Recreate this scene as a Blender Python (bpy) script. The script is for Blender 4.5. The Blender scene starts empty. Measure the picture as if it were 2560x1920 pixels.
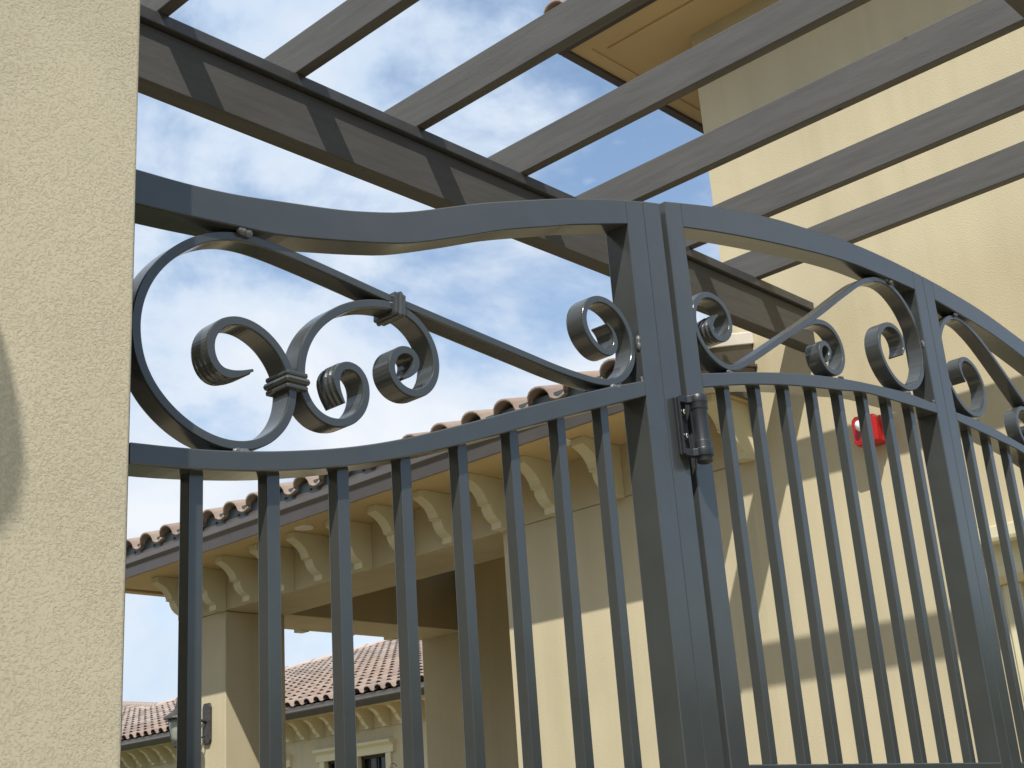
import bpy, bmesh, math, random
from mathutils import Vector, Matrix
random.seed(7)
C = bpy.context.scene.collection
S = bpy.context.scene
H = 1.55                                   # eye height above the paving

# ---------------------------------------------------------------- camera
cam_d = bpy.data.cameras.new('camera'); cam = bpy.data.objects.new('camera', cam_d); C.objects.link(cam)
r_ = Vector((0.6883, -0.7222, -0.0688)); u_ = Vector((-0.1937, -0.2744, 0.9419)); f_ = Vector((0.6991, 0.6350, 0.3287))
f_.normalize(); u_ = (u_ - f_ * u_.dot(f_)).normalized(); r_ = f_.cross(u_)
cam.matrix_world = Matrix(((r_.x, u_.x, -f_.x, 0), (r_.y, u_.y, -f_.y, 0), (r_.z, u_.z, -f_.z, H), (0, 0, 0, 1)))
cam_d.sensor_width = 36; cam_d.lens = 47.18; cam_d.clip_start = 0.05; cam_d.clip_end = 3000
S.camera = cam
# ---------------------------------------------------------------- sun, sky, exposure
SUN = Vector((-0.575, -0.432, 1.0)).normalized()      # towards the sun
el = math.asin(SUN.z); az = math.atan2(SUN.x, SUN.y)
sd = bpy.data.lights.new('sun', 'SUN'); sd.energy = 5.0; sd.angle = math.radians(0.55); sd.color = (1.0, 0.955, 0.88)
so = bpy.data.objects.new('sun', sd); C.objects.link(so); so.location = SUN * 60
so.rotation_euler = SUN.to_track_quat('Z', 'Y').to_euler()
W = bpy.data.worlds.new('World'); S.world = W; W.use_nodes = True
wn = W.node_tree.nodes; wl = W.node_tree.links; wn.clear()
def N(nodes, t, **kw):
    n = nodes.new(t)
    for k, v in kw.items():
        if hasattr(n, k): setattr(n, k, v)
    return n
wo = N(wn, 'ShaderNodeOutputWorld'); bg = N(wn, 'ShaderNodeBackground'); bg.inputs[1].default_value = 0.15
sky = N(wn, 'ShaderNodeTexSky', sky_type='NISHITA'); sky.sun_disc = False
sky.sun_elevation = el; sky.sun_rotation = az; sky.air_density = 1.25; sky.dust_density = 0.3; sky.ozone_density = 2.2
tc = N(wn, 'ShaderNodeTexCoord'); sep = N(wn, 'ShaderNodeSeparateXYZ'); wl.new(tc.outputs['Generated'], sep.inputs[0])
def M(op, a, b=None, c=None, nodes=wn, links=wl):
    n = nodes.new('ShaderNodeMath'); n.operation = op
    for i, v in enumerate((a, b, c)):
        if v is None: continue
        if isinstance(v, (int, float)): n.inputs[i].default_value = v
        else: links.new(v, n.inputs[i])
    return n.outputs[0]
den = M('MAXIMUM', M('ADD', sep.outputs['Z'], 0.12), 0.05)
cx = M('DIVIDE', sep.outputs['X'], den); cy = M('DIVIDE', sep.outputs['Y'], den)
comb = N(wn, 'ShaderNodeCombineXYZ'); wl.new(cx, comb.inputs[0]); wl.new(cy, comb.inputs[1]); comb.inputs[2].default_value = 3.3
n1 = N(wn, 'ShaderNodeTexNoise'); wl.new(comb.outputs[0], n1.inputs['Vector'])
n1.inputs['Scale'].default_value = 1.45; n1.inputs['Detail'].default_value = 9; n1.inputs['Roughness'].default_value = 0.56; n1.inputs['Distortion'].default_value = 0.35
n2 = N(wn, 'ShaderNodeTexNoise'); wl.new(comb.outputs[0], n2.inputs['Vector'])
n2.inputs['Scale'].default_value = 0.42; n2.inputs['Detail'].default_value = 3
drift = M('MULTIPLY', M('SUBTRACT', sep.outputs['Y'], sep.outputs['X']), 0.09)      # thicker cloud to the north west
nP = N(wn, 'ShaderNodeTexNoise'); mpp = N(wn, 'ShaderNodeMapping'); mpp.inputs['Scale'].default_value = (1, 1, 1.5); mpp.inputs['Location'].default_value = (5.2, 0.1, 2.3)
wl.new(tc.outputs['Generated'], mpp.inputs[0]); wl.new(mpp.outputs[0], nP.inputs['Vector'])
nP.inputs['Scale'].default_value = 3.4; nP.inputs['Detail'].default_value = 10; nP.inputs['Roughness'].default_value = 0.58; nP.inputs['Distortion'].default_value = 0.2
dens = M('ADD', M('ADD', M('MULTIPLY', nP.outputs[0], 1.0), M('MULTIPLY', n1.outputs[0], 0.25)), M('ADD', drift, M('MULTIPLY_ADD', sep.outputs['Z'], 0.24, -0.105)))
mr = N(wn, 'ShaderNodeMapRange'); mr.interpolation_type = 'SMOOTHSTEP'; wl.new(dens, mr.inputs[0])
mr.inputs[1].default_value = 0.50; mr.inputs[2].default_value = 0.665; mr.inputs[3].default_value = 0.10; mr.inputs[4].default_value = 1.0
# heap clouds with crisp edges low in the sky
n3 = N(wn, 'ShaderNodeTexNoise'); mpw = N(wn, 'ShaderNodeMapping'); mpw.inputs['Scale'].default_value = (1, 1, 1.9); mpw.inputs['Location'].default_value = (0.65, 0.2, 0.1)
wl.new(tc.outputs['Generated'], mpw.inputs[0]); wl.new(mpw.outputs[0], n3.inputs['Vector'])
n3.inputs['Scale'].default_value = 4.2; n3.inputs['Detail'].default_value = 8; n3.inputs['Roughness'].default_value = 0.5
lowm = N(wn, 'ShaderNodeMapRange'); wl.new(sep.outputs['Z'], lowm.inputs[0]); lowm.inputs[1].default_value = 0.12; lowm.inputs[2].default_value = 0.60; lowm.inputs[3].default_value = 0.045; lowm.inputs[4].default_value = -0.16
heap = N(wn, 'ShaderNodeMapRange'); heap.interpolation_type = 'SMOOTHSTEP'
wl.new(M('ADD', n3.outputs[0], lowm.outputs[0]), heap.inputs[0]); heap.inputs[1].default_value = 0.54; heap.inputs[2].default_value = 0.60; heap.inputs[3].default_value = 0; heap.inputs[4].default_value = 0.9
cover = M('MAXIMUM', mr.outputs[0], heap.outputs[0])
shade = N(wn, 'ShaderNodeMapRange'); wl.new(nP.outputs[0], shade.inputs[0]); shade.inputs[1].default_value = 0.42; shade.inputs[2].default_value = 0.64; shade.inputs[3].default_value = 0.0; shade.inputs[4].default_value = 1.0
ccol = N(wn, 'ShaderNodeMixRGB'); wl.new(shade.outputs[0], ccol.inputs[0]); ccol.inputs[1].default_value = (3.5, 4.35, 5.5, 1); ccol.inputs[2].default_value = (5.35, 5.6, 5.95, 1)
mix = N(wn, 'ShaderNodeMixRGB'); wl.new(cover, mix.inputs[0]); wl.new(sky.outputs[0], mix.inputs[1]); wl.new(ccol.outputs[0], mix.inputs[2])
wl.new(mix.outputs[0], bg.inputs[0]); wl.new(bg.outputs[0], wo.inputs[0])
vs = S.view_settings; vs.view_transform = 'Standard'; vs.look = 'None'; vs.gamma = 1; vs.use_curve_mapping = False; vs.exposure = 0.15
S.render.engine = 'CYCLES'; S.cycles.max_bounces = 8; S.cycles.diffuse_bounces = 4

# ---------------------------------------------------------------- materials
def mat(name, col, rough=0.8, var=0.06, nscale=6.0, bump=0.0, bscale=60.0, bdist=0.004, spec=0.5, stretch=(1, 1, 1), rnd=None, metal=0.0, detail=6, rvar=0.0):
    m = bpy.data.materials.new(name); m.use_nodes = True; nt = m.node_tree; b = nt.nodes['Principled BSDF']
    b.inputs['Roughness'].default_value = rough; b.inputs['Metallic'].default_value = metal
    b.inputs['Specular IOR Level'].default_value = spec
    t = nt.nodes.new('ShaderNodeTexCoord'); mp = nt.nodes.new('ShaderNodeMapping'); mp.inputs['Scale'].default_value = stretch
    nt.links.new(t.outputs['Object'], mp.inputs[0])
    n = nt.nodes.new('ShaderNodeTexNoise'); n.inputs['Scale'].default_value = nscale; n.inputs['Detail'].default_value = detail; nt.links.new(mp.outputs[0], n.inputs['Vector'])
    cr = nt.nodes.new('ShaderNodeValToRGB'); nt.links.new(n.outputs[0], cr.inputs[0])
    cr.color_ramp.elements[0].position = 0.3; cr.color_ramp.elements[1].position = 0.7
    lo = [max(0, c * (1 - var * 2)) for c in col]; hi = [min(1, c * (1 + var)) for c in col]
    cr.color_ramp.elements[0].color = (*lo, 1); cr.color_ramp.elements[1].color = (*hi, 1)
    out = cr.outputs[0]
    if rnd:
        oi = nt.nodes.new('ShaderNodeObjectInfo'); r2 = nt.nodes.new('ShaderNodeValToRGB'); nt.links.new(oi.outputs['Random'], r2.inputs[0])
        r2.color_ramp.elements[0].color = (*rnd[0], 1); r2.color_ramp.elements[1].color = (*rnd[-1], 1)
        for i, c in enumerate(rnd[1:-1]): e = r2.color_ramp.elements.new((i + 1) / (len(rnd) - 1)); e.color = (*c, 1)
        mx = nt.nodes.new('ShaderNodeMixRGB'); mx.blend_type = 'MULTIPLY'; mx.inputs[0].default_value = 1; nt.links.new(out, mx.inputs[1]); nt.links.new(r2.outputs[0], mx.inputs[2]); out = mx.outputs[0]
    nt.links.new(out, b.inputs['Base Color'])
    if rvar:
        rm = nt.nodes.new('ShaderNodeMapRange'); nt.links.new(n.outputs[0], rm.inputs[0]); rm.inputs[3].default_value = rough - rvar; rm.inputs[4].default_value = rough + rvar; nt.links.new(rm.outputs[0], b.inputs['Roughness'])
    if bump:
        n4 = nt.nodes.new('ShaderNodeTexNoise'); n4.inputs['Scale'].default_value = bscale; n4.inputs['Detail'].default_value = 5; nt.links.new(mp.outputs[0], n4.inputs['Vector'])
        bp = nt.nodes.new('ShaderNodeBump'); bp.inputs['Strength'].default_value = bump; bp.inputs['Distance'].default_value = bdist; nt.links.new(n4.outputs[0], bp.inputs['Height']); nt.links.new(bp.outputs[0], b.inputs['Normal'])
    m['bsdf'] = b.name
    return m
CREAM = (0.525, 0.457, 0.302)
m_wall = mat('cream_stucco', CREAM, 0.9, 0.045, 1.6, 0.5, 170, 0.003, detail=9)
def streaks(m, k=0.10):
    nt = m.node_tree; b = nt.nodes['Principled BSDF']; src = b.inputs['Base Color'].links[0].from_socket
    t = nt.nodes.new('ShaderNodeTexCoord'); mp = nt.nodes.new('ShaderNodeMapping'); mp.inputs['Scale'].default_value = (5, 5, 0.35); nt.links.new(t.outputs['Object'], mp.inputs[0])
    n = nt.nodes.new('ShaderNodeTexNoise'); n.inputs['Scale'].default_value = 1.6; n.inputs['Detail'].default_value = 7; nt.links.new(mp.outputs[0], n.inputs['Vector'])
    cr = nt.nodes.new('ShaderNodeValToRGB'); nt.links.new(n.outputs[0], cr.inputs[0]); cr.color_ramp.elements[0].position = 0.32; cr.color_ramp.elements[0].color = (1 - k, 1 - k, 1 - k * 1.2, 1); cr.color_ramp.elements[1].position = 0.55; cr.color_ramp.elements[1].color = (1, 1, 1, 1)
    mx = nt.nodes.new('ShaderNodeMixRGB'); mx.blend_type = 'MULTIPLY'; mx.inputs[0].default_value = 1; nt.links.new(src, mx.inputs[1]); nt.links.new(cr.outputs[0], mx.inputs[2]); nt.links.new(mx.outputs[0], b.inputs['Base Color'])
streaks(m_wall, 0.07)
m_trim = mat('cream_trim', (0.62, 0.57, 0.385), 0.8, 0.03, 2.0, 0.1, 90, 0.002)
m_soffit = mat('tan_soffit', (0.55, 0.425, 0.225), 0.85, 0.05, 2.5, 0.15, 120, 0.002)
m_pillar = mat('rough_cream_stucco', (0.490, 0.437, 0.312), 0.92, 0.05, 3.0)
nt = m_pillar.node_tree; b = nt.nodes['Principled BSDF']
t = nt.nodes.new('ShaderNodeTexCoord')
wq = nt.nodes.new('ShaderNodeTexNoise'); wq.inputs['Scale'].default_value = 9; nt.links.new(t.outputs['Object'], wq.inputs['Vector'])
n5 = nt.nodes.new('ShaderNodeTexNoise'); n5.inputs['Scale'].default_value = 360; n5.inputs['Detail'].default_value = 5; n5.inputs['Roughness'].default_value = 0.68; n5.inputs['Distortion'].default_value = 0.15; nt.links.new(t.outputs['Object'], n5.inputs['Vector'])
mr5 = nt.nodes.new('ShaderNodeMapRange'); mr5.inputs[1].default_value = 0.30; mr5.inputs[2].default_value = 0.52; nt.links.new(n5.outputs[0], mr5.inputs[0])
pit = nt.nodes.new('ShaderNodeMath'); pit.operation = 'MULTIPLY_ADD'; nt.links.new(wq.outputs[0], pit.inputs[0]); pit.inputs[1].default_value = 0.12; pit.inputs[2].default_value = -0.06   # worn, pitted zones against smoother ones
pm = nt.nodes.new('ShaderNodeMath'); pm.operation = 'ADD'; nt.links.new(n5.outputs[0], pm.inputs[0]); nt.links.new(pit.outputs[0], pm.inputs[1]); nt.links.new(pm.outputs[0], mr5.inputs[0])
src = b.inputs['Base Color'].links[0].from_socket; mxp = nt.nodes.new('ShaderNodeMixRGB'); mxp.blend_type = 'MULTIPLY'; mxp.inputs[0].default_value = 1; nt.links.new(src, mxp.inputs[1])
crp = nt.nodes.new('ShaderNodeValToRGB'); nt.links.new(pm.outputs[0], crp.inputs[0]); crp.color_ramp.elements[0].position = 0.33; crp.color_ramp.elements[0].color = (0.92, 0.90, 0.86, 1); crp.color_ramp.elements[1].position = 0.43; crp.color_ramp.elements[1].color = (1, 1, 1, 1); nt.links.new(crp.outputs[0], mxp.inputs[2]); nt.links.new(mxp.outputs[0], b.inputs['Base Color'])
bp = nt.nodes.new('ShaderNodeBump'); bp.inputs['Strength'].default_value = 0.55; bp.inputs['Distance'].default_value = 0.0017
nt.links.new(mr5.outputs[0], bp.inputs['Height']); nt.links.new(bp.outputs[0], b.inputs['Normal'])
m_paint = mat('dark_grey_metal_paint', (0.047, 0.0515, 0.0510), 0.19, 0.05, 14, 0.05, 55, 0.002, rvar=0.02, spec=0.5)
m_paint.node_tree.nodes['Principled BSDF'].inputs['IOR'].default_value = 1.62
nt = m_paint.node_tree; b = nt.nodes['Principled BSDF']; src = b.inputs['Base Color'].links[0].from_socket       # dust specks and nicks in the paint
t = nt.nodes.new('ShaderNodeTexCoord'); v = nt.nodes.new('ShaderNodeTexVoronoi'); v.inputs['Scale'].default_value = 13; nt.links.new(t.outputs['Object'], v.inputs['Vector'])
dn = nt.nodes.new('ShaderNodeTexNoise'); dn.inputs['Scale'].default_value = 300; nt.links.new(t.outputs['Object'], dn.inputs['Vector'])
ad = nt.nodes.new('ShaderNodeMath'); ad.operation = 'MULTIPLY_ADD'; nt.links.new(dn.outputs[0], ad.inputs[0]); ad.inputs[1].default_value = 0.06; nt.links.new(v.outputs['Distance'], ad.inputs[2])
cr = nt.nodes.new('ShaderNodeValToRGB'); nt.links.new(ad.outputs[0], cr.inputs[0]); cr.color_ramp.elements[0].position = 0.038; cr.color_ramp.elements[0].color = (1, 1, 1, 1); cr.color_ramp.elements[1].position = 0.048; cr.color_ramp.elements[1].color = (0, 0, 0, 1)
mx = nt.nodes.new('ShaderNodeMixRGB'); nt.links.new(cr.outputs[0], mx.inputs[0]); nt.links.new(src, mx.inputs[1]); mx.inputs[2].default_value = (0.20, 0.20, 0.19, 1); nt.links.new(mx.outputs[0], b.inputs['Base Color'])
m_weld = mat('painted_weld', (0.10, 0.105, 0.11), 0.3, 0.15, 120, 0.5, 200, 0.003)
m_hinge = mat('black_hinge_plastic', (0.018, 0.020, 0.023), 0.38, 0.1, 50, 0.15, 300, 0.001)
m_bolt = mat('zinc_bolt', (0.85, 0.84, 0.80), 0.22, 0.1, 80, metal=1.0)
def wood(name, stretch, col):
    m = mat(name, col, 0.62, 0.09, 5.0, 0.3, 34, 0.002, stretch=stretch, spec=0.4, detail=9)
    nt = m.node_tree; b = nt.nodes['Principled BSDF']; src = b.inputs['Base Color'].links[0].from_socket
    t = nt.nodes.new('ShaderNodeTexCoord'); v = nt.nodes.new('ShaderNodeTexVoronoi'); v.inputs['Scale'].default_value = 4.2; nt.links.new(t.outputs['Object'], v.inputs['Vector'])
    nn = nt.nodes.new('ShaderNodeTexNoise'); nn.inputs['Scale'].default_value = 60; nt.links.new(t.outputs['Object'], nn.inputs['Vector'])
    ad = nt.nodes.new('ShaderNodeMath'); ad.operation = 'MULTIPLY_ADD'; nt.links.new(nn.outputs[0], ad.inputs[0]); ad.inputs[1].default_value = 0.05; nt.links.new(v.outputs['Distance'], ad.inputs[2])
    cr = nt.nodes.new('ShaderNodeValToRGB'); nt.links.new(ad.outputs[0], cr.inputs[0]); cr.color_ramp.elements[0].position = 0.045; cr.color_ramp.elements[0].color = (0.3, 0.3, 0.3, 1); cr.color_ramp.elements[1].position = 0.085; cr.color_ramp.elements[1].color = (1, 1, 1, 1)
    mx = nt.nodes.new('ShaderNodeMixRGB'); mx.blend_type = 'MULTIPLY'; mx.inputs[0].default_value = 1; nt.links.new(src, mx.inputs[1]); nt.links.new(cr.outputs[0], mx.inputs[2]); nt.links.new(mx.outputs[0], b.inputs['Base Color'])
    return m
m_rafter = wood('grey_stained_rafter_wood', (9, 0.9, 9), (0.090, 0.087, 0.082))
m_beam = wood('grey_stained_beam_wood', (0.9, 9, 9), (0.070, 0.066, 0.059))
m_gutter = mat('dark_bronze_gutter', (0.070, 0.060, 0.053), 0.28, 0.06, 8, 0.03, 20, 0.002)
m_drip = mat('slate_drip_metal', (0.060, 0.080, 0.085), 0.35, 0.05, 10)
m_tile = mat('clay_tile', (0.30, 0.245, 0.208), 0.8, 0.08, 9, 0.35, 130, 0.003, rnd=[(0.95, 0.88, 0.84), (1, 0.95, 0.9), (0.9, 0.8, 0.76), (0.72, 0.68, 0.70), (1, 0.9, 0.82)])
m_tilemass = mat('clay_tile_field', (0.30, 0.245, 0.215), 0.85, 0.22, 1.7, 0.3, 60, 0.004, detail=2)
m_ridge = mat('ridge_tile_clay', (0.42, 0.335, 0.285), 0.85, 0.06, 6)
m_cap = mat('dark_cap_metal', (0.050, 0.050, 0.052), 0.4, 0.1, 12, 0.1, 40, 0.003)
m_under = mat('roof_deck_and_tile_gap_shade', (0.05, 0.045, 0.04), 0.9, 0.1, 5)
m_glass = mat('dark_window_glass', (0.012, 0.016, 0.016), 0.06, 0.2, 2)
m_ground = mat('tan_paving', (0.36, 0.295, 0.20), 0.9, 0.08, 0.8, 0.3, 30, 0.004)
m_red = mat('red_plastic', (0.42, 0.012, 0.012), 0.3, 0.03, 10)
m_lens = mat('clear_strobe_lens', (0.82, 0.82, 0.84), 0.08, 0.1, 60, spec=0.9)
m_iron = mat('black_lantern_iron', (0.05, 0.045, 0.045), 0.5, 0.2, 60, 0.4, 80, 0.003)
m_lglass = mat('seeded_lantern_glass', (0.34, 0.36, 0.30), 0.2, 0.1, 40, 0.3, 90, 0.003)
m_white = mat('white_flashing', (0.80, 0.76, 0.70), 0.5, 0.05, 8)
m_joint = mat('dark_joint_sealant', (0.20, 0.16, 0.11), 0.9, 0.1, 20)

# ---------------------------------------------------------------- helpers
ORI = {}
def tag(o, label=None, cat=None, group=None, kind=None):
    if label: o['label'] = label
    if cat: o['category'] = cat
    if group: o['group'] = group
    if kind: o['kind'] = kind
    return o
def thing(name, label, cat, loc=(0, 0, 0), group=None):
    o = bpy.data.objects.new(name, None); o.empty_display_size = 0.2; C.objects.link(o); o.location = (loc[0], loc[1], loc[2] + H)
    ORI[o.name] = Vector((loc[0], loc[1], loc[2])); return tag(o, label, cat, group)
def obj(name, bm, m, parent=None, bevel=0.0, seg=2, smooth=False, origin=None):
    """geometry in camera-height coordinates; the object gets its own origin near the piece"""
    pl = ORI[parent.name] if parent else Vector((0, 0, -H)) * 0
    bmesh.ops.recalc_face_normals(bm, faces=bm.faces)
    if origin is None: origin = pl
    origin = Vector(origin)
    bmesh.ops.translate(bm, vec=-origin, verts=bm.verts)
    me = bpy.data.meshes.new(name); bm.to_mesh(me); bm.free(); me.materials.append(m)
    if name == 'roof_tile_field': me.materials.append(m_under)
    if smooth: me.shade_smooth()
    o = bpy.data.objects.new(name, me); C.objects.link(o)
    ORI[o.name] = origin
    if parent: o.parent = parent; o.location = origin - pl
    else: o.location = origin + Vector((0, 0, H))
    if bevel:
        md = o.modifiers.new('bevel', 'BEVEL'); md.width = bevel; md.segments = seg; md.limit_method = 'ANGLE'; md.angle_limit = math.radians(40); md.harden_normals = False
    return o
def inst(src, name, parent, pos, rot=(0, 0, 0), scale=(1, 1, 1)):
    o = bpy.data.objects.new(name, src if isinstance(src, bpy.types.Mesh) else src.data); C.objects.link(o); o.parent = parent
    o.location = Vector(pos) - ORI[parent.name]; o.rotation_euler = rot; o.scale = scale; ORI[o.name] = Vector(pos); return o
def BM(): return bmesh.new()
def box(bm, x0, x1, y0, y1, z0, z1):
    vs_ = [bm.verts.new(p) for p in ((x0, y0, z0), (x1, y0, z0), (x1, y1, z0), (x0, y1, z0), (x0, y0, z1), (x1, y0, z1), (x1, y1, z1), (x0, y1, z1))]
    for f in ((0, 3, 2, 1), (4, 5, 6, 7), (0, 1, 5, 4), (1, 2, 6, 5), (2, 3, 7, 6), (3, 0, 4, 7)): bm.faces.new([vs_[i] for i in f])
    return vs_
def bx(*a):
    bm = BM(); box(bm, *a); return bm
def prism(bm, pts, axis, a, b):
    def P(p, t):
        if axis == 'y': return (p[0], t, p[1])
        if axis == 'x': return (t, p[0], p[1])
        return (p[0], p[1], t)
    A = [bm.verts.new(P(p, a)) for p in pts]; B = [bm.verts.new(P(p, b)) for p in pts]; n = len(pts)
    bm.faces.new(A); bm.faces.new(B[::-1])
    for i in range(n): bm.faces.new((A[i], B[i], B[(i + 1) % n], A[(i + 1) % n]))
    return bm
def strip_solid(rows):
    """closed tube through rings of equal length"""
    bm = BM(); R = [[bm.verts.new(p) for p in ring] for ring in rows]; n = len(R[0])
    for a, b in zip(R, R[1:]):
        for i in range(n): bm.faces.new((a[i], a[(i + 1) % n], b[(i + 1) % n], b[i]))
    bm.faces.new(R[0]); bm.faces.new(R[-1][::-1]); return bm
def lathe(bm, prof, c, seg=20, axis=2):
    rings = []
    for (r, h) in prof:
        ring = []
        for k in range(seg):
            a = 2 * math.pi * k / seg
            if axis == 2: p = (c[0] + r * math.cos(a), c[1] + r * math.sin(a), c[2] + h)
            elif axis == 1: p = (c[0] + r * math.cos(a), c[1] + h, c[2] + r * math.sin(a))
            else: p = (c[0] + h, c[1] + r * math.cos(a), c[2] + r * math.sin(a))
            ring.append(bm.verts.new(p))
        rings.append(ring)
    for a, b in zip(rings, rings[1:]):
        for k in range(seg): bm.faces.new((a[k], a[(k + 1) % seg], b[(k + 1) % seg], b[k]))
    bm.faces.new(rings[0]); bm.faces.new(rings[-1][::-1]); return bm
def tube(bm, pts, r, seg=8):
    rows = []
    for i, p in enumerate(pts):
        p = Vector(p); a = Vector(pts[max(0, i - 1)]); b = Vector(pts[min(len(pts) - 1, i + 1)]); t = (b - a).normalized()
        s = t.cross(Vector((0.13, 0.95, 0.21))).normalized(); w = t.cross(s)
        rows.append([bm.verts.new(p + r * (math.cos(2 * math.pi * k / seg) * s + math.sin(2 * math.pi * k / seg) * w)) for k in range(seg)])
    for a, b in zip(rows, rows[1:]):
        for k in range(seg): bm.faces.new((a[k], a[(k + 1) % seg], b[(k + 1) % seg], b[k]))
    bm.faces.new(rows[0]); bm.faces.new(rows[-1][::-1]); return bm
def catmull(P, step=0.004):
    P = [Vector((p[0], p[1])) for p in P]
    for _ in range(2):                                   # soften the sampled path a little
        P = [P[0]] + [(P[i - 1] + 2 * P[i] + P[i + 1]) / 4 if (P[i + 1] - P[i - 1]).length < 0.11 else P[i] for i in range(1, len(P) - 1)] + [P[-1]]
    out = []
    for i in range(len(P) - 1):
        p0, p1, p2, p3 = P[max(0, i - 1)], P[i], P[i + 1], P[min(len(P) - 1, i + 2)]
        n = max(1, int((p2 - p1).length / step)); ta = 0; d01 = (p1 - p0).length ** 0.5 or 1e-3; d12 = (p2 - p1).length ** 0.5; d23 = (p3 - p2).length ** 0.5 or 1e-3
        m1 = (p2 - p1) + d12 * ((p1 - p0) / d01 - (p2 - p0) / (d01 + d12)) if i > 0 else p2 - p1
        m2 = (p2 - p1) + d12 * ((p3 - p2) / d23 - (p3 - p1) / (d12 + d23)) if i < len(P) - 2 else p2 - p1
        for k in range(n):
            s = k / n; out.append((2 * s ** 3 - 3 * s * s + 1) * p1 + (s ** 3 - 2 * s * s + s) * m1 + (-2 * s ** 3 + 3 * s * s) * p2 + (s ** 3 - s * s) * m2)
    out.append(P[-1]); return out
def fn(pts, step=0.01):
    Q = catmull(pts, step)
    def g(x):
        if x <= Q[0].x: return Q[0].y + (x - Q[0].x) * (Q[1].y - Q[0].y) / (Q[1].x - Q[0].x)
        for a, b in zip(Q, Q[1:]):
            if a.x <= x <= b.x: return a.y + (b.y - a.y) * (x - a.x) / max(1e-9, b.x - a.x)
        a, b = Q[-2], Q[-1]; return b.y + (x - b.x) * (b.y - a.y) / (b.x - a.x)
    return g

LONG_SCROLL = [(0.913,0.569),(0.8961,0.5602),(0.8801,0.5547),(0.8687,0.5563),(0.8594,0.562),(0.8537,0.5734),(0.8508,0.5881),(0.8529,0.6014),(0.8599,0.6134),(0.8714,0.624),(0.8889,0.6323),(0.9097,0.6308),(0.9292,0.6248),(0.9475,0.613),(0.9596,0.5983),(0.9695,0.5818),(0.9734,0.5679),(0.9736,0.5547),(0.9726,0.5413),(0.9692,0.5275),(0.9628,0.5133),(0.9535,0.5),(0.9398,0.4874),(0.9249,0.4782),(0.9073,0.472),(0.8886,0.4691),(0.8647,0.468),(0.8406,0.4747),(0.8182,0.4844),(0.8007,0.4956),(0.7834,0.5103),(0.7707,0.5258),(0.7619,0.5415),(0.7561,0.559),(0.7536,0.5767),(0.7528,0.595),(0.7539,0.6051),(0.7567,0.622),(0.7621,0.6398),(0.771,0.6574),(0.7827,0.6742),(0.7961,0.689),(0.8097,0.7015),(0.8236,0.7126),(0.8378,0.7221),(0.8594,0.7334),(0.8816,0.7403),(0.9042,0.7433),(0.9273,0.7437),(0.9524,0.7426),(0.991,0.74),(1.06,0.7317),(1.1397,0.7227),(1.171,0.7204),(1.2807,0.7108),(1.4151,0.6993),(1.4776,0.694),(1.5381,0.6897),(1.584,0.6912),(1.6154,0.6943),(1.6439,0.7077),(1.6679,0.7287),(1.6821,0.7585),(1.6807,0.7742),(1.6765,0.8021),(1.6658,0.8195),(1.6471,0.8366),(1.6234,0.845),(1.595,0.8448),(1.5729,0.832),(1.5595,0.8162),(1.5537,0.7972),(1.556,0.7803),(1.5661,0.7637),(1.582,0.7517),(1.6014,0.7457),(1.6168,0.7462),(1.6325,0.7562),(1.6377,0.7733),(1.6334,0.7883),(1.6256,0.7971),(1.6149,0.8004)]
SHORT_SCROLL = [(1.1585,0.6104),(1.1736,0.6163),(1.1878,0.6291),(1.1914,0.6453),(1.1796,0.6574),(1.1602,0.6574),(1.1421,0.6455),(1.1334,0.6243),(1.1377,0.6088),(1.1497,0.5948),(1.1684,0.5885),(1.1897,0.5902),(1.2102,0.6029),(1.2226,0.6238),(1.2266,0.6445),(1.222,0.6693),(1.2098,0.6895),(1.1897,0.7048),(1.1686,0.7119),(1.1492,0.7142),(1.123,0.7115),(1.0955,0.705),(1.0685,0.6942),(1.0452,0.6806),(1.0224,0.6623),(1.0031,0.6417),(0.9918,0.6194),(0.9858,0.5947),(0.9848,0.574),(0.9882,0.5544),(1.0005,0.5365),(1.0154,0.5267),(1.0338,0.5229),(1.0542,0.5251),(1.0753,0.5351),(1.0906,0.5524),(1.0972,0.5762),(1.0942,0.5969),(1.0832,0.6093),(1.0654,0.6127),(1.0475,0.6061),(1.0375,0.5916),(1.0401,0.5725),(1.0543,0.554)]
LEAF_SCROLL = [(1.9426,0.8965),(1.9223,0.8854),(1.9119,0.8693),(1.9161,0.8547),(1.9317,0.8471),(1.9531,0.8458),(1.9751,0.8595),(1.9864,0.8782),(1.9879,0.8969),(1.9796,0.9157),(1.9634,0.93),(1.9392,0.9372),(1.9098,0.9338),(1.8875,0.9196),(1.8721,0.8998),(1.866,0.8804),(1.867,0.8585),(1.8734,0.8379),(1.8876,0.8214),(1.9092,0.8064),(1.9359,0.7979),(1.96,0.7955),(1.9798,0.7994),(2.0006,0.8094),(2.0303,0.825),(2.0743,0.85),(2.1437,0.8904),(2.319,0.9921),(2.4307,1.0614),(2.5249,1.117),(2.5733,1.1431),(2.6184,1.1553),(2.6608,1.1563),(2.6995,1.1437),(2.7356,1.1215),(2.7671,1.0849),(2.781,1.0453),(2.7796,1.0023),(2.7683,0.9661),(2.7427,0.9301),(2.7037,0.9044),(2.6574,0.8937),(2.6185,0.9018),(2.5858,0.927),(2.5652,0.9573),(2.5618,0.986),(2.5693,1.0094),(2.5892,1.0318),(2.6177,1.0484),(2.6527,1.0514),(2.6779,1.0393),(2.6895,1.0183),(2.6882,0.9958),(2.669,0.9818)]
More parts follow.
